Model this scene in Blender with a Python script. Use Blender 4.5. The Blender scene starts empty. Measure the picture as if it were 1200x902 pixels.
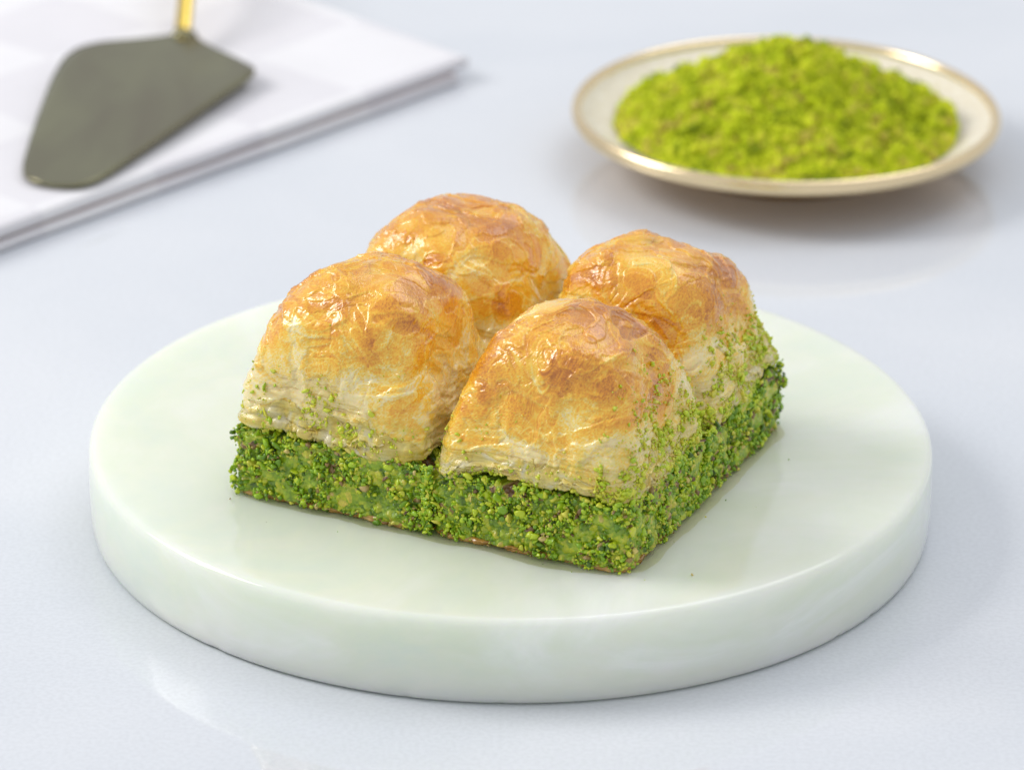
import bpy, math, random
import numpy as np
from mathutils import Matrix, Vector

# ---------------------------------------------------------------- camera, light, exposure
CM = 0.01                                    # shapes are written in centimetres, the scene is in metres
scene = bpy.context.scene
COL = scene.collection

cam_data = bpy.data.cameras.new("camera")
cam = bpy.data.objects.new("camera", cam_data)
COL.objects.link(cam)
_r = Vector((0.99995771, 0.00372445, 0.00840913))
_u = Vector((-0.009197, 0.40423768, 0.91460774))
_w = Vector((-0.00000713, 0.91464639, -0.40425484))
cam.matrix_world = Matrix(((_r.x, _u.x, -_w.x, 0.00013880), (_r.y, _u.y, -_w.y, -0.91806171),
                           (_r.z, _u.z, -_w.z, 0.43817353), (0, 0, 0, 1)))
cam_data.sensor_width = 36.0
cam_data.lens = 150.0
cam_data.clip_start = 0.05
cam_data.clip_end = 50.0
cam_data.dof.use_dof = True
cam_data.dof.focus_distance = 0.952
cam_data.dof.aperture_fstop = 15.0
scene.camera = cam

world = bpy.data.worlds.new("World")
scene.world = world
world.use_nodes = True
bg = world.node_tree.nodes["Background"]
bg.inputs["Color"].default_value = (0.95, 0.965, 1.0, 1)
bg.inputs["Strength"].default_value = 0.73


def area_light(name, loc, target, sx, sy, power, color):
    d = bpy.data.lights.new(name, 'AREA')
    d.shape = 'RECTANGLE'
    d.size, d.size_y = sx, sy
    d.energy = power
    d.color = color
    o = bpy.data.objects.new(name, d)
    COL.objects.link(o)
    o.location = loc
    o.rotation_euler = (Vector(target) - Vector(loc)).to_track_quat('-Z', 'Y').to_euler()
    return o


# large soft window light from behind left, plus an added unseen fill at right rear to lift the table
area_light("key_softbox", (-1.40, 0.28, 1.15), (0, 0, 0.03), 0.74, 0.74, 18.5, (1.0, 0.97, 0.93))
area_light("overhead_fill", (0.70, 0.80, 1.75), (0.1, 0.15, 0.0), 1.3, 1.1, 8.5, (0.97, 0.98, 1.0))

scene.view_settings.view_transform = 'Standard'
scene.view_settings.look = 'None'
scene.view_settings.exposure = 0.0
scene.view_settings.gamma = 1.0
scene.view_settings.use_curve_mapping = False
scene.render.engine = 'CYCLES'
scene.cycles.use_denoising = True
scene.cycles.max_bounces = 10


# ---------------------------------------------------------------- noise and mesh helpers
def _hash(ix, iy, iz, seed):
    h = (ix * 374761393 + iy * 668265263 + iz * 2147483647 + seed * 1274126177) & 0xFFFFFFFF
    h = ((h ^ (h >> 13)) * 1274126177) & 0xFFFFFFFF
    h = ((h ^ (h >> 15)) * 2246822519) & 0xFFFFFFFF
    return h ^ (h >> 16)


_G = np.array([(1, 1, 0), (-1, 1, 0), (1, -1, 0), (-1, -1, 0), (1, 0, 1), (-1, 0, 1), (1, 0, -1), (-1, 0, -1),
               (0, 1, 1), (0, -1, 1), (0, 1, -1), (0, -1, -1), (1, 1, 0), (0, -1, 1), (-1, 1, 0), (0, -1, -1)], float)


def pn(P, seed=0):
    """gradient noise, about -0.8 .. 0.8"""
    P = np.asarray(P, float)
    I = np.floor(P).astype(np.int64)
    f = P - I
    w = f * f * f * (f * (f * 6 - 15) + 10)
    out = 0
    for dx in (0, 1):
        for dy in (0, 1):
            for dz in (0, 1):
                g = _G[_hash(I[:, 0] + dx, I[:, 1] + dy, I[:, 2] + dz, seed) & 15]
                d = g[:, 0] * (f[:, 0] - dx) + g[:, 1] * (f[:, 1] - dy) + g[:, 2] * (f[:, 2] - dz)
                k = (w[:, 0] if dx else 1 - w[:, 0]) * (w[:, 1] if dy else 1 - w[:, 1]) * (w[:, 2] if dz else 1 - w[:, 2])
                out = out + d * k
    return out


def fbm(P, octaves=4, seed=0, gain=0.5):
    a, s, out = 1.0, 1.0, 0
    for k in range(octaves):
        out = out + a * pn(P * s + 17.3 * k, seed + k)
        a *= gain
        s *= 2.03
    return out


def sstep(a, b, x):
    t = np.clip((x - a) / (b - a), 0, 1)
    return t * t * (3 - 2 * t)


def new_mesh(name, verts, faces, mat=None, smooth=True, attrs=None):
    """verts in centimetres; faces an (n,4) or (n,3) array or a list"""
    me = bpy.data.meshes.new(name)
    verts = np.asarray(verts, float) * CM
    if isinstance(faces, np.ndarray):
        n, k = faces.shape
        me.vertices.add(len(verts))
        me.vertices.foreach_set("co", verts.astype(np.float32).ravel())
        me.loops.add(n * k)
        me.loops.foreach_set("vertex_index", faces.astype(np.int32).ravel())
        me.polygons.add(n)
        me.polygons.foreach_set("loop_start", np.arange(0, n * k, k, dtype=np.int32))
        me.update(calc_edges=True)
    else:
        me.from_pydata([tuple(v) for v in verts], [], faces)
    me.validate()
    if smooth:
        me.polygons.foreach_set("use_smooth", np.ones(len(me.polygons), dtype=bool))
    for key, val in (attrs or {}).items():
        at = me.attributes.new(key, 'FLOAT', 'POINT')
        at.data.foreach_set("value", np.asarray(val, np.float32))
    if mat:
        me.materials.append(mat)
    me.update()
    return me


def link(name, me, parent=None):
    o = bpy.data.objects.new(name, me)
    COL.objects.link(o)
    if parent:
        o.parent = parent
    return o


def thing(o, label, category, group=None):
    o["label"] = label
    o["category"] = category
    if group:
        o["group"] = group
    return o


def empty(name, loc, rz=0.0):
    o = bpy.data.objects.new(name, None)
    COL.objects.link(o)
    o.empty_display_size = 0.02
    o.location = [c * CM for c in loc]
    o.rotation_euler = (0, 0, rz)
    return o


def lathe(prof, n=160, closed_top=True, closed_bottom=True, wob=None):
    """prof: list of (radius, z)"""
    prof = np.array(prof, float)
    th = np.linspace(0, 2 * np.pi, n, endpoint=False)
    V = []
    for r, z in prof:
        rr = r if wob is None else r + wob(th, r, z)
        V.append(np.c_[rr * np.cos(th), rr * np.sin(th), np.full(n, z)])
    V = np.concatenate(V)
    F = []
    m = len(prof)
    j = np.arange(n)
    for i in range(m - 1):
        a = i * n + j
        b = i * n + (j + 1) % n
        F.append(np.c_[a, b, b + n, a + n])
    F = [tuple(q) for q in np.concatenate(F)]
    if closed_bottom:
        F.append(tuple(range(n - 1, -1, -1)))
    if closed_top:
        F.append(tuple(range((m - 1) * n, m * n)))
    return V, F


# ---------------------------------------------------------------- materials
def material(name):
    m = bpy.data.materials.new(name)
    m.use_nodes = True
    nt = m.node_tree
    b = nt.nodes["Principled BSDF"]
    return m, nt, b


def node(nt, kind, **kw):
    n = nt.nodes.new(kind)
    for k, v in kw.items():
        if k in n.inputs.keys():
            n.inputs[k].default_value = v
        else:
            setattr(n, k, v)
    return n


def ramp(nt, fac, stops, interp='LINEAR'):
    r = nt.nodes.new('ShaderNodeValToRGB')
    r.color_ramp.interpolation = interp
    e = r.color_ramp.elements
    while len(e) < len(stops):
        e.new(0.5)
    for k, (p, c) in enumerate(stops):
        e[k].position = p
        e[k].color = (*c, 1)
    nt.links.new(fac, r.inputs[0])
    return r.outputs[0]


def mixc(nt, fac, a, b, mode='MIX'):
    n = nt.nodes.new('ShaderNodeMix')
    n.data_type = 'RGBA'
    n.blend_type = mode
    for sock, v in ((n.inputs[0], fac), (n.inputs[6], a), (n.inputs[7], b)):
        if hasattr(v, 'links'):
            nt.links.new(v, sock)
        elif isinstance(v, (int, float)):
            sock.default_value = v
        else:
            sock.default_value = (*v, 1)
    return n.outputs[2]


def math_n(nt, op, a, b=None, clamp=False):
    n = nt.nodes.new('ShaderNodeMath')
    n.operation = op
    n.use_clamp = clamp
    for s, v in ((n.inputs[0], a), (n.inputs[1], b)):
        if v is None:
            continue
        if hasattr(v, 'links'):
            nt.links.new(v, s)
        else:
            s.default_value = v
    return n.outputs[0]


def noise_n(nt, coord, scale, detail=4, rough=0.5, distort=0.0):
    n = nt.nodes.new('ShaderNodeTexNoise')
    n.inputs['Scale'].default_value = scale
    n.inputs['Detail'].default_value = detail
    n.inputs['Roughness'].default_value = rough
    n.inputs['Distortion'].default_value = distort
    nt.links.new(coord, n.inputs['Vector'])
    return n.outputs['Fac']


def obj_coord(nt):
    return nt.nodes.new('ShaderNodeTexCoord').outputs['Object']


def mapping(nt, coord, scale=(1, 1, 1), rot=(0, 0, 0)):
    n = nt.nodes.new('ShaderNodeMapping')
    n.inputs['Scale'].default_value = scale
    n.inputs['Rotation'].default_value = rot
    nt.links.new(coord, n.inputs['Vector'])
    return n.outputs[0]


def bump(nt, b, h, strength, dist):
    n = nt.nodes.new('ShaderNodeBump')
    n.inputs['Strength'].default_value = strength
    n.inputs['Distance'].default_value = dist
    nt.links.new(h, n.inputs['Height'])
    nt.links.new(n.outputs[0], b.inputs['Normal'])
    return n


# glossy white quartz table top
M_TABLE, nt, b = material("white_quartz")
oc = obj_coord(nt)
cloud = noise_n(nt, oc, 7.0, 5, 0.55, 0.4)
grain = noise_n(nt, oc, 900.0, 2, 0.5)
c1 = ramp(nt, cloud, [(0.35, (0.65, 0.685, 0.74)), (0.65, (0.725, 0.75, 0.795))])
c2 = ramp(nt, grain, [(0.35, (0.94, 0.94, 0.94)), (0.62, (1, 1, 1))])
nt.links.new(mixc(nt, 1.0, c1, c2, 'MULTIPLY'), b.inputs['Base Color'])
b.inputs['Roughness'].default_value = 0.12
b.inputs['IOR'].default_value = 1.5
rg = ramp(nt, noise_n(nt, oc, 60.0, 3, 0.6), [(0.3, (0.03,) * 3), (0.7, (0.06,) * 3)])
nt.links.new(rg, b.inputs['Roughness'])

# pale green onyx
M_ONYX, nt, b = material("pale_green_onyx")
oc = obj_coord(nt)
v1 = noise_n(nt, mapping(nt, oc, (1, 1, 3.0)), 14.0, 6, 0.6, 0.9)
v2 = noise_n(nt, mapping(nt, oc, (1, 1, 2.0)), 55.0, 5, 0.6, 0.5)
c1 = ramp(nt, v1, [(0.28, (0.72, 0.79, 0.72)), (0.46, (0.785, 0.82, 0.715)), (0.58, (0.82, 0.85, 0.785)), (0.72, (0.91, 0.93, 0.91))])
c2 = ramp(nt, v2, [(0.40, (0.96, 0.98, 0.96)), (0.66, (1, 1, 1)), (0.8, (1.0, 1.0, 0.98))])
nt.links.new(mixc(nt, 1.0, c1, c2, 'MULTIPLY'), b.inputs['Base Color'])
b.inputs['Subsurface Weight'].default_value = 0.85
b.inputs['Subsurface Radius'].default_value = (0.9, 1.0, 0.75)
b.inputs['Subsurface Scale'].default_value = 0.013
b.inputs['Roughness'].default_value = 0.20
b.inputs['IOR'].default_value = 1.5
nt.links.new(ramp(nt, noise_n(nt, oc, 130.0, 4, 0.6), [(0.3, (0.07,) * 3), (0.75, (0.17,) * 3)]), b.inputs['Roughness'])

# baked phyllo: colour follows the attributes "bake" (how browned) and "dust" (pistachio powder)
M_PHYLLO, nt, b = material("baked_phyllo")
oc = obj_coord(nt)
bk = nt.nodes.new('ShaderNodeAttribute'); bk.attribute_name = "bake"
ds = nt.nodes.new('ShaderNodeAttribute'); ds.attribute_name = "dust"
fine = noise_n(nt, mapping(nt, oc, (1, 1, 1.6)), 420.0, 4, 0.65, 0.6)
mid = noise_n(nt, oc, 130.0, 4, 0.6, 1.2)
t = math_n(nt, 'ADD', bk.outputs['Fac'], math_n(nt, 'MULTIPLY', math_n(nt, 'SUBTRACT', fine, 0.5), 0.16))
t = math_n(nt, 'ADD', t, math_n(nt, 'MULTIPLY', math_n(nt, 'SUBTRACT', mid, 0.5), 0.26), True)
base = ramp(nt, t, [(0.0, (0.91, 0.77, 0.42)), (0.12, (0.92, 0.71, 0.21)), (0.34, (0.91, 0.57, 0.055)),
                    (0.56, (0.86, 0.42, 0.022)), (0.80, (0.72, 0.285, 0.014)), (1.0, (0.50, 0.16, 0.012))])
sd = nt.nodes.new('ShaderNodeAttribute'); sd.attribute_name = "side"
lay = noise_n(nt, mapping(nt, oc, (1, 1, 11)), 95.0, 5, 0.6, 0.35)
layc = ramp(nt, lay, [(0.32, (0.66, 0.55, 0.36)), (0.47, (0.95, 0.90, 0.78)), (0.56, (1.0, 0.98, 0.92)), (0.68, (0.80, 0.70, 0.48))])
base = mixc(nt, sd.outputs['Fac'], base, mixc(nt, 1.0, base, layc, 'MULTIPLY'))
gn = noise_n(nt, oc, 700.0, 3, 0.7)
gm = math_n(nt, 'MULTIPLY', ds.outputs['Fac'], ramp(nt, gn, [(0.40, (0,) * 3), (0.62, (1,) * 3)]), True)
nt.links.new(mixc(nt, gm, base, (0.62, 0.58, 0.09)), b.inputs['Base Color'])
b.inputs['Subsurface Weight'].default_value = 0.35
b.inputs['Subsurface Radius'].default_value = (1.0, 0.55, 0.18)
b.inputs['Subsurface Scale'].default_value = 0.0025
nt.links.new(ramp(nt, mid, [(0.3, (0.15,) * 3), (0.7, (0.36,) * 3)]), b.inputs['Roughness'])
b.inputs['Coat Weight'].default_value = 0.95
b.inputs['Coat Roughness'].default_value = 0.09
b.inputs['Coat IOR'].default_value = 1.45
bh = math_n(nt, 'ADD', math_n(nt, 'MULTIPLY', fine, 0.13), math_n(nt, 'MULTIPLY', math_n(nt, 'MULTIPLY', lay, sd.outputs['Fac']), 1.6))
bp = bump(nt, b, bh, 0.65, 0.0006)
nt.links.new(math_n(nt, 'SUBTRACT', 0.95, math_n(nt, 'MULTIPLY', sd.outputs['Fac'], 0.55)), b.inputs['Coat Weight'])
bp2 = nt.nodes.new('ShaderNodeBump')
bp2.inputs['Strength'].default_value = 0.10
bp2.inputs['Distance'].default_value = 0.0008
nt.links.new(mid, bp2.inputs['Height'])
nt.links.new(bp2.outputs[0], b.inputs['Coat Normal'])

M_CRUST, nt, b = material("syrup_soaked_bottom_crust")
oc = obj_coord(nt)
n1 = noise_n(nt, oc, 300.0, 4, 0.6, 0.6)
nt.links.new(ramp(nt, n1, [(0.3, (0.30, 0.13, 0.02)), (0.55, (0.50, 0.27, 0.05)), (0.75, (0.62, 0.42, 0.12))]), b.inputs['Base Color'])
b.inputs['Roughness'].default_value = 0.25
b.inputs['Coat Weight'].default_value = 0.6
b.inputs['Coat Roughness'].default_value = 0.1
bump(nt, b, n1, 0.5, 0.0006)

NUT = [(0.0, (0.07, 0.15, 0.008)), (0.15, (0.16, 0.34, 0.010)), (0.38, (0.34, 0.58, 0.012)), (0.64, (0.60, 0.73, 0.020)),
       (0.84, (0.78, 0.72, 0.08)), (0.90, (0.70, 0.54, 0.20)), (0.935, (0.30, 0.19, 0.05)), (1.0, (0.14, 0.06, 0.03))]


def nut_material(name, source, stops, coat):
    m, nt, b = material(name)
    if source == 'object':
        f = nt.nodes.new('ShaderNodeObjectInfo').outputs['Random']
    else:
        a = nt.nodes.new('ShaderNodeAttribute'); a.attribute_name = "tint"
        f = a.outputs['Fac']
    oc = obj_coord(nt)
    n1 = noise_n(nt, oc, 1500.0, 3, 0.6)
    c = ramp(nt, f, stops)
    c = mixc(nt, 1.0, c, ramp(nt, n1, [(0.3, (0.68, 0.72, 0.7)), (0.7, (1.15, 1.1, 1.1))]), 'MULTIPLY')
    nt.links.new(c, b.inputs['Base Color'])
    b.inputs['Subsurface Weight'].default_value = 0.0
    b.inputs['Roughness'].default_value = 0.42
    b.inputs['Coat Weight'].default_value = coat
    b.inputs['Coat Roughness'].default_value = 0.12
    return m


M_NUT = nut_material("pistachio_crumbs", 'attr', NUT, 0.35)
M_FILL = nut_material("pistachio_filling", 'attr', [(p_, (c_[0] * 0.86, c_[1] * 0.78, c_[2] * 0.9)) for p_, c_ in NUT], 0.5)
M_CHUNK = nut_material("pistachio_chunk", 'object', NUT, 0.35)
GROUND = [(0.0, (0.20, 0.28, 0.012)), (0.2, (0.38, 0.46, 0.014)), (0.5, (0.63, 0.74, 0.018)), (0.82, (0.80, 0.82, 0.05)),
          (0.92, (0.52, 0.42, 0.09)), (1.0, (0.30, 0.19, 0.04))]
M_GROUND = nut_material("ground_pistachio", 'attr', GROUND, 0.0)
M_GROUND.node_tree.nodes['Principled BSDF'].inputs['Roughness'].default_value = 0.75
M_GROUND.node_tree.nodes['Principled BSDF'].inputs['Specular IOR Level'].default_value = 0.2

M_GOLD, nt, b = material("polished_gold")
b.inputs['Base Color'].default_value = (0.86, 0.70, 0.44, 1)
b.inputs['Metallic'].default_value = 1.0
oc = obj_coord(nt)
nt.links.new(ramp(nt, noise_n(nt, oc, 200.0, 3, 0.6), [(0.3, (0.16,) * 3), (0.7, (0.26,) * 3)]), b.inputs['Roughness'])

M_GOLD2, nt, b = material("warm_gold")
b.inputs['Base Color'].default_value = (0.78, 0.53, 0.28, 1)
b.inputs['Metallic'].default_value = 1.0
b.inputs['Roughness'].default_value = 0.3

M_BRASS, nt, b = material("brass_painted_reflection")
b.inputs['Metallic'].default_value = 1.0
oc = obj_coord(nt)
nt.links.new(ramp(nt, noise_n(nt, mapping(nt, oc, (1.6, 0.5, 1)), 26.0, 3, 0.5, 0.5), [(0.34, (0.205, 0.185, 0.120)), (0.5, (0.235, 0.225, 0.140)), (0.70, (0.275, 0.27, 0.16))]), b.inputs['Base Color'])  # dim reflection and its brownish gradient painted into the base colour
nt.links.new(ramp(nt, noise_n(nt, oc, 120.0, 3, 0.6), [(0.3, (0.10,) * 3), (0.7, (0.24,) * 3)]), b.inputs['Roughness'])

M_HANDLE, nt, b = material("yellow_gold")
b.inputs['Base Color'].default_value = (0.74, 0.54, 0.13, 1)
b.inputs['Metallic'].default_value = 1.0
b.inputs['Roughness'].default_value = 0.14

M_GLAZE, nt, b = material("cream_glaze")
oc = obj_coord(nt)
n1 = noise_n(nt, oc, 420.0, 4, 0.7)
nt.links.new(ramp(nt, n1, [(0.3, (0.70, 0.61, 0.45)), (0.5, (0.80, 0.74, 0.61)), (0.7, (0.84, 0.79, 0.68))]), b.inputs['Base Color'])
b.inputs['Roughness'].default_value = 0.35

M_CLOTH, nt, b = material("white_cotton")
oc = obj_coord(nt)
wv = nt.nodes.new('ShaderNodeTexWave'); wv.inputs['Scale'].default_value = 420.0
nt.links.new(oc, wv.inputs['Vector'])
n1 = noise_n(nt, oc, 25.0, 4, 0.6)
cf = ramp(nt, n1, [(0.3, (0.95, 0.95, 0.95)), (0.7, (1, 1, 1))])
ck = nt.nodes.new('ShaderNodeTexChecker')
ck.inputs['Scale'].default_value = 1 / 0.043
ck.inputs['Color2'].default_value = (0.735, 0.725, 0.765, 1)
ck.inputs['Color1'].default_value = (0.80, 0.795, 0.825, 1)
nt.links.new(mapping(nt, oc, (1, 1, 0), (0, 0, -0.846)), ck.inputs['Vector'])
nt.links.new(mixc(nt, 1.0, ck.outputs['Color'], cf, 'MULTIPLY'), b.inputs['Base Color'])
b.inputs['Roughness'].default_value = 0.85
b.inputs['Sheen Weight'].default_value = 0.2
bump(nt, b, wv.outputs['Fac'], 0.2, 0.0003)

M_MIDDLE, nt, b = material("pinkish_brown_cloth")  # pinkish brown cloth for the recessed middle fold
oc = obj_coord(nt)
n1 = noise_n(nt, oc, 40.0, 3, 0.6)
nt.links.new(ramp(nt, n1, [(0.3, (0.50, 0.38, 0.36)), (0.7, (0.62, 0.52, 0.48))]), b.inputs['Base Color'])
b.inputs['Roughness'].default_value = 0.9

# ---------------------------------------------------------------- table top
V, F = [], []
tx, ty = 75.0, 75.0
V = [(-tx, -ty + 10, -3), (tx, -ty + 10, -3), (tx, ty + 10, -3), (-tx, ty + 10, -3),
     (-tx, -ty + 10, 0), (tx, -ty + 10, 0), (tx, ty + 10, 0), (-tx, ty + 10, 0)]
F = [(3, 2, 1, 0), (4, 5, 6, 7), (0, 1, 5, 4), (1, 2, 6, 5), (2, 3, 7, 6), (3, 0, 4, 7)]
table = link("table_top", new_mesh("table_top", V, F, M_TABLE, smooth=False))
table["kind"] = "structure"

# ---------------------------------------------------------------- onyx disc
T = 2.07
prof = [(9.68, 0.012), (9.82, 0.03), (9.90, 0.09), (9.93, 0.2)]
prof += [(9.93 + 0.02 * math.sin(math.pi * k / 7), 0.2 + (T - 0.40) * k / 7) for k in range(1, 7)]
prof += [(9.93 - 0.20 * (1 - math.cos(a)), T - 0.20 + 0.20 * math.sin(a)) for a in np.linspace(0, math.pi / 2, 9)]
prof += [(r, T) for r in (9.55, 9.3, 8.6, 7, 5, 3, 1.2)]


def disc_wobble(th, r, z):
    P = np.c_[np.cos(th) * 3, np.sin(th) * 3, np.full_like(th, z * 0.4)]
    w = 0.012 * pn(P, 5)
    if r > 9 and z < 0.35:                                   # small chips along the lower edge
        Q = np.c_[np.cos(th) * 26, np.sin(th) * 26, np.full_like(th, z * 2)]
        w = w - 0.16 * np.clip(pn(Q, 9) - 0.36, 0, 1) * (r > 9.8)
    return w


V, F = lathe(prof, n=360, wob=disc_wobble)
disc = link("serving_disc", new_mesh("serving_disc", V, F, M_ONYX))
thing(disc, "thick round pale green onyx serving disc carrying the four baklava pieces", "serving board")


# ---------------------------------------------------------------- baklava
PX, PY = 5.0, 4.6                 # size of one cut piece
FZ = 1.56                         # top of the filling
ROT = math.atan2(-4.2309, 9.0582)
ca, sa = math.cos(ROT), math.sin(ROT)
F0 = np.array([2.6186, -7.8591])  # the near corner on the disc
CEN = F0 - PX * np.array([ca, sa]) + PY * np.array([-sa, ca])


def dome(seed, hx, hy, hgt, lean, blisters, bake_bias, sx, sy):
    NT, NV = 560, 216
    th = np.linspace(0, 2 * np.pi, NT, endpoint=False) + np.pi / 4
    # profile: (radius share, height share)
    ctrl = np.array([(0.80, 0.035), (0.90, 0.012), (0.99, 0.0), (1.02, 0.03), (1.005, 0.10), (0.968, 0.23), (0.928, 0.37),
                     (0.882, 0.52), (0.820, 0.66), (0.735, 0.785), (0.61, 0.885), (0.45, 0.953), (0.27, 0.988), (0.12, 0.998), (0.0, 1.0)])
    seg = np.r_[0, np.cumsum(np.hypot(np.diff(ctrl[:, 0] * 2.4), np.diff(ctrl[:, 1] * hgt)))]
    s = np.linspace(0, seg[-1] * 0.9985, NV)
    for _ in range(1):
        rr = np.interp(s, seg, ctrl[:, 0])
        zz = np.interp(s, seg, ctrl[:, 1])
    k = np.ones(13) / 13                                         # round off the control polygon
    pad = lambda a, e: np.convolve(np.r_[np.full(6, a[0]) if e else 2 * a[0] - a[6:0:-1], a, 2 * a[-1] - a[-2:-8:-1]], k, 'valid')
    rr, zz = pad(rr, False), pad(zz, False)
    rr = np.clip(rr, 0.002, None)
    TH, RR = np.meshgrid(th, rr)
    _, ZZ = np.meshgrid(th, zz)
    n_exp = 2.3 + 6.5 * np.clip(1 - ZZ, 0, 1) ** 1.15
    c, sn = np.cos(TH), np.sin(TH)
    rad = (np.abs(c) ** n_exp + np.abs(sn) ** n_exp) ** (-1 / n_exp)
    X = hx * RR * rad * c
    Y = hy * RR * rad * sn
    Z = hgt * ZZ
    P0 = np.c_[X.ravel(), Y.ravel(), Z.ravel()]
    S = P0 + seed * 13.7
    up = ZZ.ravel()
    # uneven lower edge, lean of the crown
    edge = np.clip(1 - up * 4.5, 0, 1)
    P0[:, 2] += edge * (0.30 * pn(np.c_[P0[:, :2] * 0.75, np.zeros(len(P0))] + seed * 3.1, seed) + 0.10 * pn(S * [2.2, 2.2, 0], seed + 3))
    P0[:, 0] += lean[0] * up ** 2
    P0[:, 1] += lean[1] * up ** 2
    P0[:, 2] += (lean[2] * P0[:, 0] + lean[3] * P0[:, 1]) * up ** 2
    low = fbm(S * 0.42, 2, seed + 20)
    P0 += np.c_[P0[:, 0], P0[:, 1], P0[:, 2] * 0.5] * (0.11 * low * sstep(0.0, 0.35, up))[:, None]

    def normals(P):
        G = P.reshape(NV, NT, 3)
        dth = np.roll(G, -1, 1) - np.roll(G, 1, 1)
        dv = np.gradient(G, axis=0)
        N = np.cross(dth, dv).reshape(-1, 3)
        N /= np.linalg.norm(N, axis=1, keepdims=True) + 1e-12
        return N

    N = normals(P0)
    warp = np.c_[pn(S * 0.9, seed + 31), pn(S * 0.9, seed + 32), pn(S * 0.9, seed + 33)]
    W = S + 0.55 * warp
    D = 0.085 * fbm(W * 0.85, 2, seed + 40)                        # soft lumps
    bub = np.zeros(len(P0))
    for (bx, by, bz, br, ba) in blisters:
        d = np.linalg.norm((P0 - [bx, by, bz]) + 0.22 * warp, axis=1) / br
        h = np.clip(1 - d * d, 0, 1) ** 0.75
        D += ba * h
        bub = np.maximum(bub, sstep(0.0, 0.7, h))
    # torn sheets of phyllo lying over one another: every sheet ends in a small ledge
    bake = np.zeros(len(P0))
    ledge = np.zeros(len(P0))
    wrap = np.c_[W[:, 0], W[:, 1], W[:, 2] * 1.5]
    for q in range(6):
        f = fbm(wrap * (0.42 + 0.13 * q), 3, seed + 50 + 7 * q, 0.42) + 0.25 * (up - 0.10 - 0.13 * q)
        m = sstep(-0.010, 0.010, f)
        D += (0.026 if q < 4 else 0.018) * (m - 0.5)
        bake += (0.13 if q % 2 else -0.10) * (m - 0.5)
        ledge = np.maximum(ledge, np.exp(-((f - 0.02) / 0.03) ** 2))
    # strata of sheets at the cut sides
    side = sstep(0.5, 0.08, up)
    ph = P0[:, 2] * 21 + 3.0 * pn(S * [0.8, 0.8, 0.8], seed + 91) + 1.2 * pn(S * [2.4, 2.4, 1.2], seed + 92)
    strata = np.abs(np.mod(ph / np.pi, 2) - 1)
    D += side * (0.042 * strata ** 2 * (0.55 + pn(S * 1.6, seed + 93)) + 0.05 * pn(S * [1.3, 1.3, 6.0], seed + 94) + 0.02 * pn(S * [2.0, 2.0, 13.0], seed + 95))
    # crisp wrinkles, elongated, direction wandering over the dome
    ang = 2.4 * pn(S * 0.33, seed + 60)
    u1 = W[:, 0] * np.cos(ang) + W[:, 1] * np.sin(ang)
    u2 = -W[:, 0] * np.sin(ang) + W[:, 1] * np.cos(ang)
    Q = np.c_[u1 * 1.1, u2 * 4.2, W[:, 2] * 2.4]
    rid = 1 - np.abs(pn(Q, seed + 61)) * 2.2
    rid2 = 1 - np.abs(pn(Q * 2.3 + 5, seed + 62)) * 2.2
    crown = sstep(0.15, 0.5, up)
    wz = sstep(-0.15, 0.35, pn(S * 0.6, seed + 65))
    D += crown * (0.010 * np.clip(rid, 0, 1) ** 3 * (0.4 + wz) + 0.005 * np.clip(rid2, 0, 1) ** 2 * wz)
    D += 0.0045 * fbm(W * 6.0, 3, seed + 63, 0.55)
    P = P0 + N * D[:, None]

    # how browned each spot is (oven colour of the sheet): crown and blister tops most, sheltered sides least
    b1 = fbm(W * 0.75, 3, seed + 70, 0.55)
    b2 = fbm(np.c_[u1 * 1.0, u2 * 2.9, W[:, 2] * 1.8], 5, seed + 75, 0.66)
    bake += 0.10 + bake_bias + 0.52 * sstep(0.25, 1.0, up + 0.22 * b1) + 0.20 * b1 + 0.36 * b2 + 0.12 * bub * crown
    bake += 0.14 * np.clip(rid, 0, 1) ** 4 * crown
    bake -= 0.16 * ledge
    bake += side * 0.16 * (strata - 0.5)
    bake = bake * sstep(-0.02, 0.30, up + 0.12 * b1) + 0.04
    # pistachio powder clings to the lower sides, most on the two outer faces
    outer = np.maximum(P[:, 0] * sx / hx, P[:, 1] * sy / hy)
    lim = 0.26 + 0.22 * pn(S * 0.9, seed + 80) + 0.12 * (sx > 0) * (P[:, 0] > 1.2)
    dust = sstep(lim + 0.06, lim - 0.16, up) * sstep(0.35, 0.8, outer) * (0.45 + 0.75 * np.clip(pn(S * 3.0, seed + 81) + 0.45, 0, 1)) * 0.62
    j = np.arange(NT)
    Fq = []
    for i in range(NV - 1):
        a = i * NT + j
        bq = i * NT + (j + 1) % NT
        Fq.append(np.c_[a, bq, bq + NT, a + NT])
    Fq = np.concatenate(Fq)
    # apex cap
    top = np.arange((NV - 1) * NT, NV * NT)
    P = np.vstack([P, P[top].mean(0)])
    ap = len(P) - 1
    cap = np.c_[top, np.roll(top, -1), np.full(NT, ap), np.full(NT, ap)]
    bake = np.r_[bake, bake[top].mean()]
    dust = np.r_[dust, 0.0]
    return P, Fq, cap, np.clip(bake, 0, 1), dust, normals(P[:-1]), np.r_[sstep(0.42, 0.12, up + 0.35 * b1), 0.0]


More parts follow.
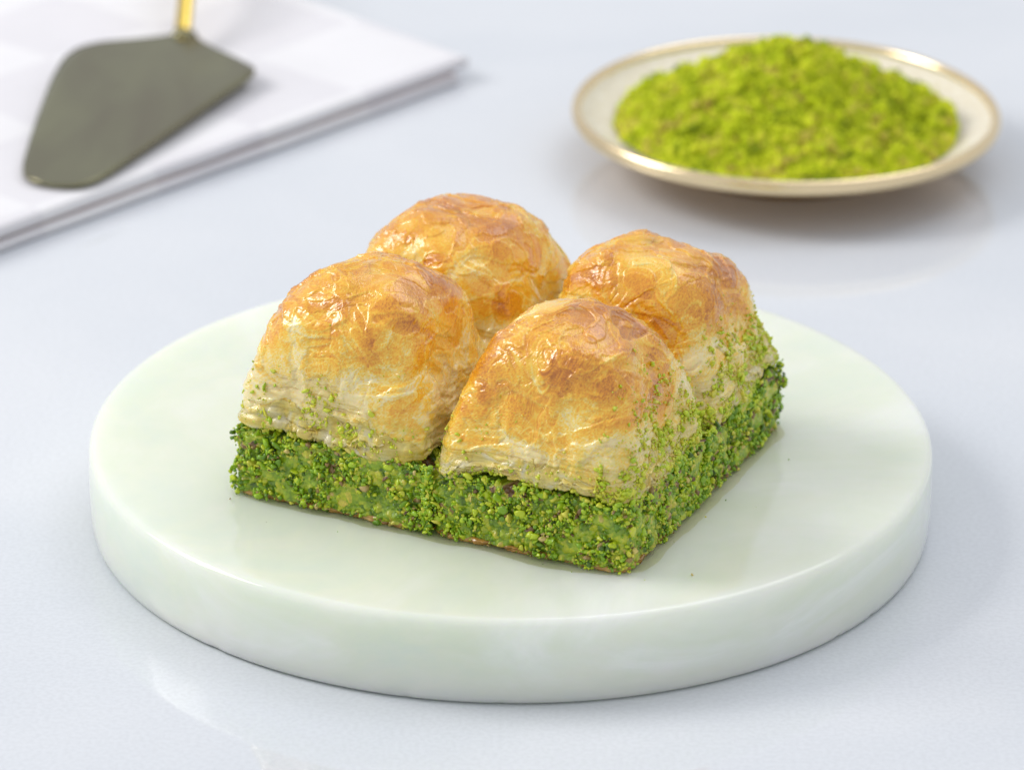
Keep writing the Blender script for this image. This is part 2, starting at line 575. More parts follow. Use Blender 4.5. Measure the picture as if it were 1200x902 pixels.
def worley(P, seed):
    """distance to the nearest cell point and that cell's random number"""
    I = np.floor(P).astype(np.int64)
    best = np.full(len(P), 9.0); cid = np.zeros(len(P))
    for dx in (-1, 0, 1):
        for dy in (-1, 0, 1):
            for dz in (-1, 0, 1):
                h = _hash(I[:, 0] + dx, I[:, 1] + dy, I[:, 2] + dz, seed)
                px = I[:, 0] + dx + (h & 1023) / 1023.0
                py = I[:, 1] + dy + ((h >> 10) & 1023) / 1023.0
                pz = I[:, 2] + dz + ((h >> 20) & 1023) / 1023.0
                d = (P[:, 0] - px) ** 2 + (P[:, 1] - py) ** 2 + (P[:, 2] - pz) ** 2
                m = d < best
                best = np.where(m, d, best)
                cid = np.where(m, ((h * 2654435761) & 0xFFFF) / 65535.0, cid)
    return np.sqrt(best), cid


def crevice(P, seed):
    """where the filling is sunk and painted shade-dark under the pastry: 0 .. 1"""
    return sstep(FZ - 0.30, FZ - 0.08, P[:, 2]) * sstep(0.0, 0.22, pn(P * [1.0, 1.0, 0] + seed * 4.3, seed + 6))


def crumbly_block(hx, hy, z0, z1, seed, n=880, m=96):
    th = np.linspace(0, 2 * np.pi, n, endpoint=False)
    c, s_ = np.cos(th), np.sin(th)
    e = 16.0
    rad = (np.abs(c) ** e + np.abs(s_) ** e) ** (-1 / e)
    zz = np.linspace(z0, z1, m)
    V = np.c_[np.tile(hx * rad * c, m), np.tile(hy * rad * s_, m), np.repeat(zz, n)]
    dirn = np.c_[np.tile(np.abs(c) ** 6 * np.sign(c), m), np.tile(np.abs(s_) ** 6 * np.sign(s_), m), np.zeros(n * m)]
    dirn /= np.linalg.norm(dirn, axis=1, keepdims=True)
    Q = V + 0.05 * np.c_[pn(V * 6, seed), pn(V * 6, seed + 1), pn(V * 6, seed + 2)]
    d1, i1 = worley(Q * 6.5 + seed, seed)
    d2, i2 = worley(Q * 13.0 + seed, seed + 1)
    big = fbm(V * 1.5 + seed * 5, 2, seed, 0.5)
    wet = sstep(-0.05, 0.35, pn(V * [1.1, 1.1, 1.4] + seed * 2, seed + 4))          # smoother syrup-soaked patches
    h = 0.11 * big + (1 - 0.75 * wet) * (0.11 * (0.55 - d1) + 0.05 * (0.5 - d2) + 0.06 * (i1 - 0.5)) - 0.02
    h = h - 0.22 * crevice(V, seed)
    V = V + dirn * h[:, None]
    tint = 0.12 + 0.62 * i1 + 0.25 * (i2 - 0.5) + 0.18 * big
    tint = np.where(i1 > 0.94, 0.90 + 0.1 * i2, np.clip(tint, 0, 0.86))
    tint = np.clip(tint * (1 - 0.35 * wet) + 0.35 * wet * 0.45, 0, 1)
    tint = np.where(crevice(V, seed) > 0.5, 0.94 + 0.06 * i2, tint)  # shade of the gap under the pastry painted as dark brown
    j = np.arange(n)
    F = np.concatenate([np.c_[i * n + j, i * n + (j + 1) % n, (i + 1) * n + (j + 1) % n, (i + 1) * n + j] for i in range(m - 1)])
    top = np.arange((m - 1) * n, m * n)
    V = np.vstack([V, [(0, 0, z1)]])
    F = np.concatenate([F[:, [0, 1, 2]], F[:, [0, 2, 3]], np.c_[top, np.roll(top, -1), np.full(n, len(V) - 1)]])
    return V, F, np.r_[tint, 0.3], np.r_[wet, 0]


def filling_block(hx, hy, z0, z1, seed, amp=0.05):
    n, m = 420, 40
    th = np.linspace(0, 2 * np.pi, n, endpoint=False)
    c, s = np.cos(th), np.sin(th)
    e = 14.0
    rad = (np.abs(c) ** e + np.abs(s) ** e) ** (-1 / e)
    V = []
    for i in range(m):
        k = i / (m - 1)
        z = z0 + (z1 - z0) * k
        sc = 1 - 0.02 * (2 * k - 1) ** 4
        V.append(np.c_[hx * sc * rad * c, hy * sc * rad * s, np.full(n, z)])
    V = np.concatenate(V)
    dirn = V * [1, 1, 0]
    dirn /= np.linalg.norm(dirn, axis=1, keepdims=True)
    V += dirn * (amp * fbm(V * 2.4 + seed * 5, 4, seed, 0.62) - 0.03)[:, None]
    F = []
    for i in range(m - 1):
        for q in range(n):
            F.append((i * n + q, i * n + (q + 1) % n, (i + 1) * n + (q + 1) % n, (i + 1) * n + q))
    F.append(tuple(range(n - 1, -1, -1)))
    F.append(tuple(range((m - 1) * n, m * n)))
    return V, F


# crumb shapes: rough broken nut pieces
def ico(sub):
    import bmesh
    bm = bmesh.new()
    bmesh.ops.create_icosphere(bm, subdivisions=sub, radius=1.0)
    bm.verts.ensure_lookup_table()
    v = np.array([tuple(q.co) for q in bm.verts])
    f = np.array([[q.index for q in t.verts] for t in bm.faces])
    bm.free()
    return v, f


def crumb_shapes(sub, n, seed):
    v, f = ico(sub)
    rng = np.random.default_rng(seed)
    out = []
    for k in range(n):
        w = v.copy()
        for _ in range(7):                                    # break flat faces off
            d = rng.normal(size=3); d /= np.linalg.norm(d)
            lim = rng.uniform(0.25, 0.7)
            ex = np.clip(w @ d - lim, 0, None)
            w -= ex[:, None] * d * 0.97
        w *= 1 + 0.35 * pn(v * 1.5 + k * 9.1, seed)[:, None]
        w *= 1.25 * (1 + 0.42 * rng.uniform(-1, 1, 3))
        out.append(w)
    return out, f


SH1, FI1 = crumb_shapes(2, 14, 3)       # 80 triangles
SH0, FI0 = crumb_shapes(1, 14, 4)       # 20 triangles


def scatter(points, radii, tints, seed, shapes, faces):
    rng = np.random.default_rng(seed)
    n = len(points)
    nv = len(shapes[0])
    S = np.array(shapes)[rng.integers(0, len(shapes), n)]
    q = rng.normal(size=(n, 4)); q /= np.linalg.norm(q, axis=1, keepdims=True)
    w, x, y, z = q.T
    R = np.stack([np.stack([1 - 2 * (y * y + z * z), 2 * (x * y - w * z), 2 * (x * z + w * y)], -1),
                  np.stack([2 * (x * y + w * z), 1 - 2 * (x * x + z * z), 2 * (y * z - w * x)], -1),
                  np.stack([2 * (x * z - w * y), 2 * (y * z + w * x), 1 - 2 * (x * x + y * y)], -1)], 1)
    P = np.einsum('nij,nvj->nvi', R, S) * np.asarray(radii)[:, None, None] + np.asarray(points)[:, None, :]
    Fa = faces[None] + (np.arange(n) * nv)[:, None, None]
    return P.reshape(-1, 3), Fa.reshape(-1, 3), np.repeat(tints, nv)


CHUNKS = []
for k in range(10):
    CHUNKS.append(new_mesh("pistachio_chunk", SH1[k], FI1, M_CHUNK, False))


def side_points(rng, n, hx, hy, sx, sy, z0, z1):
    """points on the two outer cut faces"""
    pts, nor = [], []
    for _ in range(n):
        a = rng.uniform(-0.985, 0.985)
        z = z0 + (z1 - z0) * rng.uniform()
        if rng.uniform() < hx / (hx + hy):
            pts.append((a * hx, sy * hy, z)); nor.append((0, sy, 0))
        else:
            pts.append((sx * hx, a * hy, z)); nor.append((sx, 0, 0))
    return np.array(pts), np.array(nor, float)


LABELS = {
    "front": "baklava piece with a browned blistered dome, its cut corner pointing at the disc's front rim",
    "side": "baklava piece with a broad shiny pale patch, standing on the napkin's side of the disc",
    "right": "baklava piece with syrup-speckled dome, green crumbs climbing the side that faces the disc's bare half",
    "back": "rear baklava piece half hidden behind the other three domes",
}
PIECES = [
    # key, sx, sy, dome height, lean (x,y shift, x,y tilt), blisters, bake bias, seed
    ("front", 1, -1, 3.32, (0.05, 0.05, 0.00, 0.00), [(1.75, -0.3, 2.0, 0.62, 0.10), (-0.9, -1.3, 2.5, 0.8, 0.07), (0.3, 0.6, 3.4, 0.9, 0.06)], 0.05, 11),
    ("side", -1, -1, 3.62, (-0.05, 0.10, -0.02, 0.00), [(0.3, -1.5, 2.3, 1.0, 0.09), (-1.5, 0.0, 2.7, 0.8, 0.08), (0.7, 0.6, 3.3, 0.9, 0.05)], -0.06, 23),
    ("right", 1, 1, 3.42, (-0.05, 0.0, 0.0, 0.00), [(1.3, -0.8, 2.5, 0.8, 0.07), (-0.6, -1.0, 2.9, 0.7, 0.09), (1.6, 0.7, 2.2, 0.7, 0.07)], 0.02, 37),
    ("back", -1, 1, 3.40, (0.0, 0.0, 0.02, 0.02), [(0.2, -1.2, 2.6, 0.7, 0.08), (1.1, -0.4, 2.8, 0.7, 0.07), (-0.8, 0.1, 3.1, 0.8, 0.07)], 0.04, 53),
]

for key, sx, sy, hgt, lean, blist, bias, seed in PIECES:
    rng = np.random.default_rng(seed)
    lx, ly = sx * PX / 2, sy * PY / 2
    wx = CEN[0] + ca * lx - sa * ly
    wy = CEN[1] + sa * lx + ca * ly
    root = empty("baklava_piece", (wx, wy, T), ROT)
    thing(root, LABELS[key], "baklava", "four baklava pieces cut from one square")
    hx, hy = PX / 2 - 0.02, PY / 2 - 0.02

    V, F, tn, wt = crumbly_block(hx - 0.04, hy - 0.04, 0.10, FZ, seed)
    V[:, :2] -= [0.03 * sx, 0.03 * sy]
    link("pistachio_filling", new_mesh("pistachio_filling", V, F, M_FILL, True, {"tint": tn, "wet": wt}), root)
    V, F = filling_block(hx - 0.06, hy - 0.06, 0.004, 0.15, seed + 2, 0.10)
    link("bottom_crust", new_mesh("bottom_crust", V, F, M_CRUST), root)

    dx, dy = hx - 0.10, hy - 0.10
    P, Fq, cap, bake, dust, N, sidev = dome(seed, dx, dy, hgt, lean, blist, bias, sx, sy)
    P[:, 2] += FZ + 0.04
    me = bpy.data.meshes.new("pastry_dome")
    faces = np.concatenate([Fq, cap])
    tri = np.concatenate([Fq[:, [0, 1, 2]], Fq[:, [0, 2, 3]], cap[:, :3]])
    me = new_mesh("pastry_dome", P, tri, M_PHYLLO, True, {"bake": bake, "dust": dust, "side": sidev})
    link("pastry_dome", me, root)

    # loose torn sheets coming away from the lower sides
    G = P[:-1].reshape(216, 560, 3); GN = N.reshape(216, 560, 3)
    for q in range(10):
        face = rng.integers(0, 2)
        a_mid = (math.atan2(0, sx) if face else math.atan2(sy, 0)) + rng.uniform(-0.60, 0.60)
        c_mid = int(((a_mid - math.pi / 4) % (2 * math.pi)) / (2 * math.pi) * 560)
        wid = int(rng.integers(14, 44)); r0 = int(rng.integers(19, 40)); r1 = r0 + int(rng.integers(10, 30))
        nc, nr = 2 * wid + 1, 14
        cu = np.linspace(-1, 1, nc)
        skew = rng.uniform(-8, 8)
        zer = np.zeros(nc)
        lo = r0 + skew * cu + 5 * pn(np.c_[cu * 2.1, zer + q * 1.7, zer + 0.3], seed + q) + 2.0 * pn(np.c_[cu * 9.0, zer + q, zer + 0.6], seed + q)
        hi = lo + (r1 - r0) * (1 - np.abs(cu) ** 1.5) * (1 + 0.5 * pn(np.c_[cu * 3, zer + q * 2.2, zer + 0.7], seed + q + 5)) + 0.6
        k = np.linspace(0, 1, nr)[:, None]
        rowf = np.clip(lo[None] * (1 - k) + hi[None] * k, 15, 200)
        cols = (c_mid + np.arange(-wid, wid + 1)) % 560
        i0 = rowf.astype(int); fr = (rowf - i0)[..., None]
        cc = np.broadcast_to(cols[None], i0.shape)
        base_ = G[i0, cc] * (1 - fr) + G[i0 + 1, cc] * fr
        nb = GN[i0, cc]
        lift = rng.uniform(0.025, 0.11)
        off = 0.010 + lift * (1 - k) ** 2 * (0.8 + 0.8 * pn(np.c_[cu * 2.6, zer + q * 0.9, zer + 0.2], seed + q + 9))[None]
        SV = base_ + nb * off[..., None]
        SF = np.array([(i * nc + j, i * nc + j + 1, (i + 1) * nc + j + 1, (i + 1) * nc + j) for i in range(nr - 1) for j in range(nc - 1)])
        rn = pn(np.c_[np.tile(cu * 3, nr), np.repeat(k.ravel() * 2, nc), np.full(nr * nc, q * 3.1)], seed + 30 + q)
        fl = link("phyllo_flake", new_mesh("phyllo_flake", SV.reshape(-1, 3), SF, M_PHYLLO, True, {"bake": np.clip(0.14 + 0.3 * rn, 0, 0.5), "dust": 0.15 + 0.3 * rn, "side": np.full(nr * nc, 0.8)}), root)
        sol = fl.modifiers.new("thickness", 'SOLIDIFY'); sol.thickness = 0.00010; sol.offset = 0.0

    # crumbs: cut faces
    visible = key != "back"
    nface = 4600 if visible else 2200
    pts, nor = side_points(rng, nface, hx - 0.08, hy - 0.08, sx, sy, 0.045, FZ + 0.12)
    clump = pn(pts * 2.1 + seed, seed + 5)
    keep = rng.uniform(size=len(pts)) < 0.62 + 1.6 * clump
    keep &= rng.uniform(size=len(pts)) > 1.1 * crevice(pts, seed)
    pts, nor, clump = pts[keep], nor[keep], clump[keep]
    rad = np.clip(rng.lognormal(math.log(0.036), 0.48, len(pts)), 0.014, 0.092)
    pts = pts + nor * (rng.uniform(-0.06, 0.05, len(pts)) + 0.13 * clump)[:, None] + rng.normal(size=pts.shape) * 0.012
    tint = np.clip(rng.beta(1.7, 1.7, len(pts)) * 0.86 + 0.22 * pn(pts * 1.2 + seed, seed + 8) + 0.05 * (pts[:, 2] - 0.8), 0, 0.88)
    odd = rng.uniform(size=len(pts))
    tint = np.where(odd > 0.93, rng.uniform(0.88, 1.0, len(pts)), tint)
    if visible:
        ms = 300
        onx = rng.uniform(size=ms) < 0.5
        sz = rng.uniform(0.05, FZ + 0.1, ms)
        spt = np.where(onx[:, None],
                       np.c_[-sx * (hx + rng.normal(0, 0.07, ms)), sy * (hy - 0.07 + rng.uniform(-0.05, 0.05, ms)), sz],
                       np.c_[sx * (hx - 0.07 + rng.uniform(-0.05, 0.05, ms)), -sy * (hy + rng.normal(0, 0.07, ms)), sz])
        pts = np.vstack([pts, spt])
        rad = np.r_[rad, np.clip(rng.lognormal(math.log(0.045), 0.4, ms), 0.02, 0.085)]
        tint = np.r_[tint, rng.uniform(0.1, 0.8, ms)]
    # crumbs: on the ledge of the filling under the dome, and inner cuts
    m = 1100
    ang = rng.uniform(0, 2 * np.pi, m)
    e = 10.0
    rr = (np.abs(np.cos(ang)) ** e + np.abs(np.sin(ang)) ** e) ** (-1 / e)
    sc = rng.uniform(0.90, 1.0, m)
    lp = np.c_[(hx - 0.06) * rr * np.cos(ang) * sc, (hy - 0.06) * rr * np.sin(ang) * sc, FZ + rng.uniform(-0.1, 0.10, m)]
    lr = np.clip(rng.lognormal(math.log(0.042), 0.45, m), 0.018, 0.10)
    lt = np.clip(rng.beta(2, 2, m) * 0.85, 0, 0.88)
    kp = rng.uniform(size=m) > 1.0 * crevice(lp, seed)
    lp, lr, lt = lp[kp], lr[kp], lt[kp]
    # crumbs: scattered up the dome's lower sides
    up = (P[:-1, 2] - FZ) / hgt
    outer = np.maximum(P[:-1, 0] * sx / dx, P[:-1, 1] * sy / dy)
    climb = 0.075 + 0.08 * pn(P[:-1] * 0.9 + seed, seed + 12)
    right_face = (sx > 0) & (P[:-1, 0] > 1.6)
    climb = climb + np.where(right_face, 0.095, 0.0)
    wgt = np.exp(-np.clip(up, 0, 1) / np.clip(climb, 0.03, 1)) * sstep(0.55, 0.9, outer) * (up > 0.0) * (1 + 1.6 * right_face) * np.clip(0.4 + 1.4 * pn(P[:-1] * 2.2, seed + 14), 0.02, 2)
    wgt[:560 * 14] = 0
    nd = 3000 if visible else 150
    idx = rng.choice(len(wgt), nd, p=wgt / wgt.sum())
    dp = P[:-1][idx] + N[idx] * 0.02
    dr = np.clip(rng.lognormal(math.log(0.025), 0.52, nd), 0.009, 0.085)
    dt = np.clip(0.42 + rng.beta(2.6, 1.8, nd) * 0.46, 0, 0.90)
    AP, AR, AT = np.vstack([pts, lp, dp]), np.r_[rad, lr, dr], np.r_[tint, lt, dt]
    # the largest ones are pieces of their own
    if visible:
        big = np.argsort(-AR[:len(pts)])[:90]
        for q in big:
            o = link("pistachio_chunk", CHUNKS[int(rng.integers(0, len(CHUNKS)))], root)
            o.location = [c * CM for c in AP[q]]
            s = AR[q]
            o.scale = (s, s * rng.uniform(0.8, 1.1), s)
            o.rotation_euler = rng.uniform(0, 6.28, 3)
        mask = np.ones(len(AP), bool); mask[big] = False
        AP, AR, AT = AP[mask], AR[mask], AT[mask]
    if visible:
        small = AR < 0.042
        V1, F1, t1 = scatter(AP[~small], AR[~small], AT[~small], seed + 3, SH1, FI1)
        V0, F0_, t0 = scatter(AP[small], AR[small], AT[small], seed + 4, SH0, FI0)
        V, Fa, tn = np.vstack([V1, V0]), np.vstack([F1, F0_ + len(V1)]), np.r_[t1, t0]
    else:
        V, Fa, tn = scatter(AP, AR, AT, seed + 3, SH0, FI0)
    cr = link("pistachio_crumbs", new_mesh("pistachio_crumbs", V, Fa, M_NUT, False, {"tint": tn}), root)
    cr["kind"] = "stuff"

# ---------------------------------------------------------------- plate with ground pistachio
PC = (7.80, 23.43)
RP, RZ = 6.15, 1.70
plate = empty("plate", (PC[0], PC[1], 0))
thing(plate, "shallow cream plate with a gold rim standing behind the baklava", "plate")
outer_prof = [(3.0, 0.01), (3.15, 0.05), (3.2, 0.3), (3.5, 0.52), (4.4, 0.80), (5.3, 1.12), (5.85, 1.38), (5.99, 1.46)]
inner_prof = [(5.93, 1.575), (5.75, 1.44), (5.2, 1.22), (4.5, 1.02), (3.6, 0.90), (2.0, 0.85), (0.6, 0.84)]
V, F = lathe(outer_prof + [(5.95, 1.54), (5.7, 1.38), (4.5, 0.96), (3.5, 0.84), (0.5, 0.8)], 180)
link("base", new_mesh("base", V, F, M_GOLD2), plate)
V, F = lathe(inner_prof, 180, True, False)
link("well", new_mesh("well", V, F, M_GLAZE), plate)
ringp = [(6.01 + 0.15 * math.cos(a) * 1.0, 1.50 + 0.22 * math.sin(a)) for a in np.linspace(0, 2 * math.pi, 15)]
V, F = lathe(ringp, 180, False, False)
link("rim", new_mesh("rim", V, F, M_GOLD), plate)

rng = np.random.default_rng(77)
HR, HH = 4.80, 2.74
hc = (PC[0] + 0.0, PC[1] - 0.15)


def heap_z(x, y):
    """height of the heap above the plate's well, local to its centre"""
    P = np.c_[x, y, np.zeros_like(x)]
    ang = np.arctan2(y, x)
    lim = HR * (1 + 0.13 * pn(np.c_[np.cos(ang) * 1.6, np.sin(ang) * 1.6, np.zeros_like(ang)], 4))
    r = np.hypot(x * 0.97, y - 0.35 * np.clip(1 - np.hypot(x, y) / HR, 0, 1)) / lim
    prof = np.clip(1 - r, 0, 1)
    h = HH * (1.36 * prof - 0.40 * prof ** 2 + 0.04 * prof ** 3)
    h = h * (1 + 0.10 * fbm(P * 0.55, 3, 6)) + 0.36 * fbm(P * 1.7, 4, 8, 0.6) * sstep(0, 0.15, prof)
    return 0.88 + 0.35 * sstep(0.6, 1.0, r) + np.clip(h, 0, None), r


NTH, NR = 160, 50
rs = np.linspace(0.01, 1.03, NR)
th = np.linspace(0, 2 * np.pi, NTH, endpoint=False)
A, B = np.meshgrid(th, rs)
hx_, hy_ = (B * HR * np.cos(A)).ravel(), (B * HR * np.sin(A)).ravel()
hz_, hr_ = heap_z(hx_, hy_)
HV = np.c_[hx_, hy_, hz_]
j = np.arange(NTH)
HF = np.concatenate([np.c_[i * NTH + j, i * NTH + (j + 1) % NTH, (i + 1) * NTH + (j + 1) % NTH, (i + 1) * NTH + j] for i in range(NR - 1)])
HF = np.concatenate([HF[:, [0, 1, 2]], HF[:, [0, 2, 3]]])
ht = np.clip(0.35 + 0.4 * pn(HV * 2.5, 31), 0, 0.8)
n = 24000
rr = np.sqrt(rng.uniform(0, 1, n)) * 1.02
aa = rng.uniform(0, 2 * np.pi, n)
x, y = rr * HR * np.cos(aa), rr * HR * np.sin(aa)
z, r_ = heap_z(x, y)
pts = np.c_[x, y, z + rng.uniform(-0.03, 0.05, n)]
rad = np.clip(rng.lognormal(math.log(0.044), 0.50, n), 0.015, 0.15)
tint = np.clip(rng.beta(2.0, 2.0, n) * 0.85 + 0.16 + 0.55 * pn(pts * 1.2, 41) + 0.35 * pn(pts * 3.3, 43), 0, 0.9)
tint = np.where(rng.uniform(size=n) > 0.972, rng.uniform(0.88, 1.0, n), tint)
# a few grains strayed on to the plate
ns = 140
ra, aa = HR * 0.97 + rng.exponential(0.16, ns).clip(0, 0.7), rng.uniform(0, 2 * np.pi, ns)
sp = np.c_[ra * np.cos(aa), ra * np.sin(aa), np.interp(ra, [3.6, 4.5, 5.2, 5.75], [0.90, 1.02, 1.22, 1.44]) + 0.03]
V, Fa, tn = scatter(np.vstack([pts, sp]), np.r_[rad, rng.uniform(0.02, 0.07, ns)], np.r_[tint, rng.uniform(0.2, 0.95, ns)], 9, SH0, FI0)
V = np.vstack([HV, V]); Fa = np.vstack([HF, Fa + len(HV)]); tn = np.r_[ht, tn]
heap = link("ground_pistachio", new_mesh("ground_pistachio", V, Fa, M_GROUND, True, {"tint": tn}))
heap.location = (hc[0] * CM, hc[1] * CM, 0)
heap["kind"] = "stuff"
thing(heap, "heap of bright green ground pistachio piled on the gold-rimmed plate", "ground pistachio")


# ---------------------------------------------------------------- folded napkin
def cloth_slab(A0, e1, e2, L1, L2, z0, thick, seed, puff, round_r, nx=120, ny=110):
    """a folded sheet: closed soft slab from corner A0 along unit vectors e1, e2 (cm)"""
    e1 = np.array(e1) / np.linalg.norm(e1); e2 = np.array(e2) / np.linalg.norm(e2)
    u = np.linspace(0, 1, nx) ** 1.8 * L1
    v = np.linspace(0, 1, ny) ** 1.8 * L2
    # fold edges: bulged cross-section near u=0 and v=0
    def prof(d):
        k = np.clip(d / round_r, 0, 1)
        return np.sqrt(np.clip(1 - (1 - k) ** 2, 0, 1))
    U, Vv = np.meshgrid(u, v)
    k = np.minimum(prof(U), prof(Vv)).ravel()
    XY = np.array(A0)[None] + U.ravel()[:, None] * e1 + Vv.ravel()[:, None] * e2
    Pn = np.c_[XY * 0.16, np.full(len(XY), seed * 3.3)]
    wr = 0.5 * fbm(Pn, 3, seed) * sstep(0, 4, np.minimum(U, Vv).ravel())
    wav = 0.16 * pn(np.c_[XY * 0.35, np.full(len(XY), 1.0)], seed + 4)
    XY = XY + (e2[None] * (wav * (Vv.ravel() < L2 * 0.4))[:, None]) * 0.5
    mid = z0 + thick / 2
    top = mid + k * (thick / 2 + puff * (0.35 + np.clip(wr, -0.3, 0.6)))
    bot = mid - k * (thick / 2)
    n = nx * ny
    V = np.vstack([np.c_[XY, top], np.c_[XY, bot]])
    F = []
    for i in range(ny - 1):
        for q in range(nx - 1):
            a = i * nx + q
            F.append((a, a + 1, a + nx + 1, a + nx))
            F.append((n + a, n + a + nx, n + a + nx + 1, n + a + 1))
    for q in range(nx - 1):
        F.append((q, n + q, n + q + 1, q + 1))
        a = (ny - 1) * nx + q
        F.append((a, a + 1, n + a + 1, n + a))
    for i in range(ny - 1):
        a = i * nx
        F.append((a, a + nx, n + a + nx, n + a))
        a = i * nx + nx - 1
        F.append((a, n + a, n + a + nx, a + nx))
    return V, F


nap = empty("folded_napkin", (0, 0, 0))
thing(nap, "folded white cotton napkin lying under the brass cake server", "napkin")
e1 = (-12.45, -14.05)
e2 = (-5.2, 5.4)
c0 = np.array([-1.35, 30.2])
u1 = np.array(e1) / np.linalg.norm(e1); u2 = np.array(e2) / np.linalg.norm(e2)
V, F = cloth_slab(c0 + u1 * 0.50 - u2 * 0.10, e1, e2, 27, 20, 0.01, 0.27, 3, 0.0, 0.15)
link("lower_fold", new_mesh("lower_fold", V, F, M_CLOTH), nap)
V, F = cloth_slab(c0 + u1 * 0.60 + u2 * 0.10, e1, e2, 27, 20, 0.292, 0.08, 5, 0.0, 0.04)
link("middle_fold", new_mesh("middle_fold", V, F, M_MIDDLE), nap)
V, F = cloth_slab(c0, e1, e2, 27, 20, 0.374, 0.28, 8, 0.22, 0.15)
link("upper_fold", new_mesh("upper_fold", V, F, M_CLOTH), nap)

# ---------------------------------------------------------------- cake server
ZN = 0.84                                                    # napkin top
server = empty("cake_server", (-11.6, 22.0, ZN))
thing(server, "brass cake server with a broad mirror blade lying on the white napkin", "cake server")
tip = np.array([-12.80, 18.75]); neck = np.array([-9.95, 30.45])
ax = neck - tip; LB = np.linalg.norm(ax); ax = ax / LB; pr = np.array([ax[1], -ax[0]])     # pr points right
# half outlines: (distance along the axis, distance to the side)
right_o = [(0.0, 0.0), (0.02, 0.55), (0.35, 1.0), (1.2, 1.28), (3.2, 1.72), (5.5, 2.2), (7.8, 2.68), (9.3, 2.98), (9.75, 2.98), (10.3, 2.35), (11.2, 1.15), (11.7, 0.55), (12.1, 0.28), (12.4, 0.20)]
left_o = [(0.0, 0.0), (0.05, 0.6), (0.45, 1.05), (1.4, 1.35), (3.4, 1.82), (5.6, 2.3), (7.6, 2.7), (9.2, 2.92), (10.2, 2.80), (10.8, 2.3), (11.3, 1.35), (11.75, 0.6), (12.1, 0.28), (12.4, 0.20)]


def smooth_poly(p, n=60):
    p = np.array(p, float)
    d = np.r_[0, np.cumsum(np.linalg.norm(np.diff(p, axis=0), axis=1))]
    s = np.linspace(0, d[-1], n)
    q = np.c_[np.interp(s, d, p[:, 0]), np.interp(s, d, p[:, 1])]
    for _ in range(2):
        q[1:-1] = (q[:-2] + 2 * q[1:-1] + q[2:]) / 4
    return q


R_, L_ = smooth_poly(right_o), smooth_poly(left_o)


def blade_z(s, w):
    return 0.10 + 0.028 * s + 0.03 * (w / 3.0) ** 2


rows = []
nw = 24
for i in range(len(R_)):
    a = np.array([R_[i, 0], R_[i, 1]]); bb = np.array([L_[i, 0], -L_[i, 1]])
    row = []
    for k in np.linspace(0, 1, nw):
        s, w = a * (1 - k) + bb * k
        xy = tip + ax * s + pr * w
        row.append((xy[0], xy[1], ZN + blade_z(s, w)))
    rows.append(row)
rows = np.array(rows)
n1, n2 = rows.shape[:2]
topv = rows.reshape(-1, 3)
botv = topv - [0, 0, 0.12]
BV = np.vstack([topv, botv]) - [-11.6, 22.0, ZN]
nn = n1 * n2
BF = []
for i in range(n1 - 1):
    for q in range(n2 - 1):
        a = i * n2 + q
        BF.append((a, a + n2, a + n2 + 1, a + 1))
        BF.append((nn + a, nn + a + 1, nn + a + n2 + 1, nn + a + n2))
for i in range(n1 - 1):
    for q in (0, n2 - 1):
        a = i * n2 + q
        BF.append((a, nn + a, nn + a + n2, a + n2) if q == 0 else (a, a + n2, nn + a + n2, nn + a))
for i in (0, n1 - 1):
    for q in range(n2 - 1):
        a = i * n2 + q
        BF.append((a, a + 1, nn + a + 1, nn + a) if i == 0 else (a, nn + a, nn + a + 1, a + 1))
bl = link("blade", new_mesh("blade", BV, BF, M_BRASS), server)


def tube(path, radii, n=20):
    path = np.array(path, float)
    V = []
    for i, p in enumerate(path):
        t = path[min(i + 1, len(path) - 1)] - path[max(i - 1, 0)]
        t /= np.linalg.norm(t)
        sd = np.cross(t, [0, 0, 1]); sd /= np.linalg.norm(sd)
        up = np.cross(sd, t)
        for q in range(n):
            a = 2 * math.pi * q / n
            V.append(p + radii[i][0] * math.cos(a) * sd + radii[i][1] * math.sin(a) * up)
    F = []
    m = len(path)
    for i in range(m - 1):
        for q in range(n):
            F.append((i * n + q, i * n + (q + 1) % n, (i + 1) * n + (q + 1) % n, (i + 1) * n + q))
    F.append(tuple(range(n - 1, -1, -1))); F.append(tuple(range((m - 1) * n, m * n)))
    return np.array(V), F


hd = np.array([0.02, 1.0])
pth, rad = [], []
b0 = tip + ax * 11.6
for k, (s, z, rw, rh) in enumerate([(0.0, 0.38, 0.12, 0.05), (0.35, 0.44, 0.24, 0.13), (0.8, 0.60, 0.26, 0.19), (1.4, 0.92, 0.25, 0.21), (2.2, 1.35, 0.26, 0.22),
                                    (3.4, 1.75, 0.30, 0.24), (5.0, 1.95, 0.36, 0.26), (8.0, 1.75, 0.46, 0.28), (11.0, 1.2, 0.5, 0.28), (12.8, 0.75, 0.42, 0.25), (13.3, 0.66, 0.2, 0.14)]):
    xy = b0 + hd * s
    pth.append((xy[0] + 11.6, xy[1] - 22.0, z)); rad.append((rw, rh))
V, F = tube(pth, rad)
CV, CF = tube([(b0[0] + hd[0] * q_ + 11.6, b0[1] + hd[1] * q_ - 22.0, z_) for q_, z_ in ((0.10, 0.37), (0.22, 0.40), (0.42, 0.45), (0.52, 0.49))],
              [(0.22, 0.10), (0.31, 0.19), (0.31, 0.20), (0.24, 0.15)])
link("added_neck_ring", new_mesh("added_neck_ring", CV, CF, M_BRASS), server)  # ring added to stand in for the dark reflection at the neck
link("handle", new_mesh("handle", V, F, M_HANDLE), server)

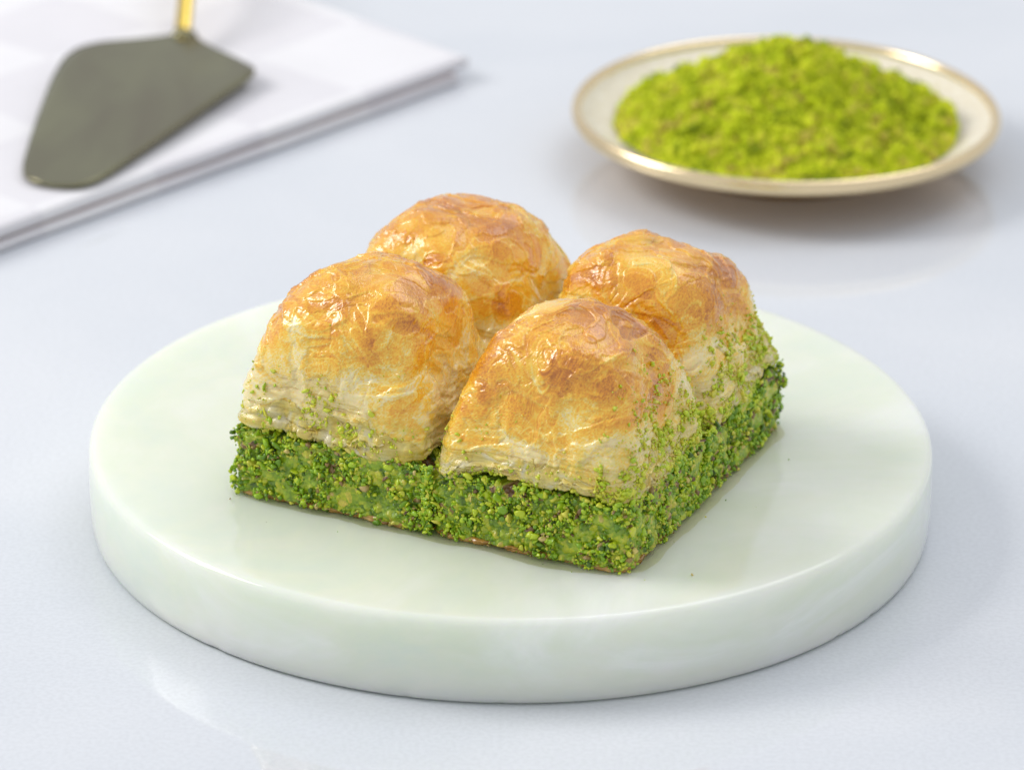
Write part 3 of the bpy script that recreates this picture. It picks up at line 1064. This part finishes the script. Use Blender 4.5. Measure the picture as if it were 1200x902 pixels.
# ---------------------------------------------------------------- syrup on the disc and fallen grains
M_SYRUP = bpy.data.materials.new("thin_syrup")
M_SYRUP.use_nodes = True
nt = M_SYRUP.node_tree
nt.nodes.clear()
out = nt.nodes.new('ShaderNodeOutputMaterial')
tr = nt.nodes.new('ShaderNodeBsdfTransparent'); tr.inputs[0].default_value = (0.975, 0.955, 0.82, 1)
gl = nt.nodes.new('ShaderNodeBsdfGlossy'); gl.inputs['Roughness'].default_value = 0.05
fr = nt.nodes.new('ShaderNodeFresnel'); fr.inputs[0].default_value = 1.4
mx = nt.nodes.new('ShaderNodeMixShader')
nt.links.new(fr.outputs[0], mx.inputs[0]); nt.links.new(tr.outputs[0], mx.inputs[1]); nt.links.new(gl.outputs[0], mx.inputs[2])
nt.links.new(mx.outputs[0], out.inputs[0])
n = 360
th = np.linspace(0, 2 * np.pi, n, endpoint=False)
c, sn = np.cos(th), np.sin(th)
rad = (np.abs(c) ** 9 + np.abs(sn) ** 9) ** (-1 / 9)
NP = np.c_[c, sn, np.zeros(n)]
grow = 0.10 + 0.16 * np.clip(fbm(NP * 4.0 + 3, 3, 61) + 0.35, 0, 1) + 0.08 * sstep(0.2, 0.9, c)
rings = []
for k, z in ((1.0, 0.003), (0.985, 0.012), (0.95, 0.018), (0.6, 0.02)):
    rings.append(np.c_[(PX + grow) * rad * c * k, (PY + grow) * rad * sn * k, np.full(n, z)])
V = np.concatenate(rings)
j = np.arange(n)
F = [tuple(q) for q in np.concatenate([np.c_[i * n + j, i * n + (j + 1) % n, (i + 1) * n + (j + 1) % n, (i + 1) * n + j] for i in range(3)])]
F.append(tuple(range(3 * n, 4 * n)))
syr = link("syrup_film", new_mesh("syrup_film", V, F, M_SYRUP))
syr.location = (CEN[0] * CM, CEN[1] * CM, T * CM)
syr.rotation_euler = (0, 0, ROT)
syr["kind"] = "stuff"
thing(syr, "thin shiny film of syrup on the stone disc around the baklava", "syrup")

rng = np.random.default_rng(5)
m = 14
side = rng.uniform(size=m) < 0.6
lx = np.where(side, PX + rng.exponential(0.5, m) + 0.1, rng.uniform(-PX, PX, m))
ly = np.where(side, rng.uniform(-PY, PY, m), -PY - rng.exponential(0.4, m) - 0.1)
ok = np.hypot(CEN[0] + ca * lx - sa * ly, CEN[1] + sa * lx + ca * ly) < 9.3
lx, ly = lx[ok], ly[ok]
m = len(lx)
rad = np.clip(rng.lognormal(math.log(0.018), 0.5, m), 0.008, 0.05)
V, Fa, tn = scatter(np.c_[CEN[0] + ca * lx - sa * ly, CEN[1] + sa * lx + ca * ly, T + rad * 0.8], rad, rng.uniform(0.1, 0.95, m), 8, SH0, FI0)
fc = link("fallen_crumbs", new_mesh("fallen_crumbs", V, Fa, M_NUT, False, {"tint": tn}))
fc["kind"] = "stuff"
thing(fc, "tiny pistachio grains fallen on the bare stone disc beside the baklava", "crumbs")
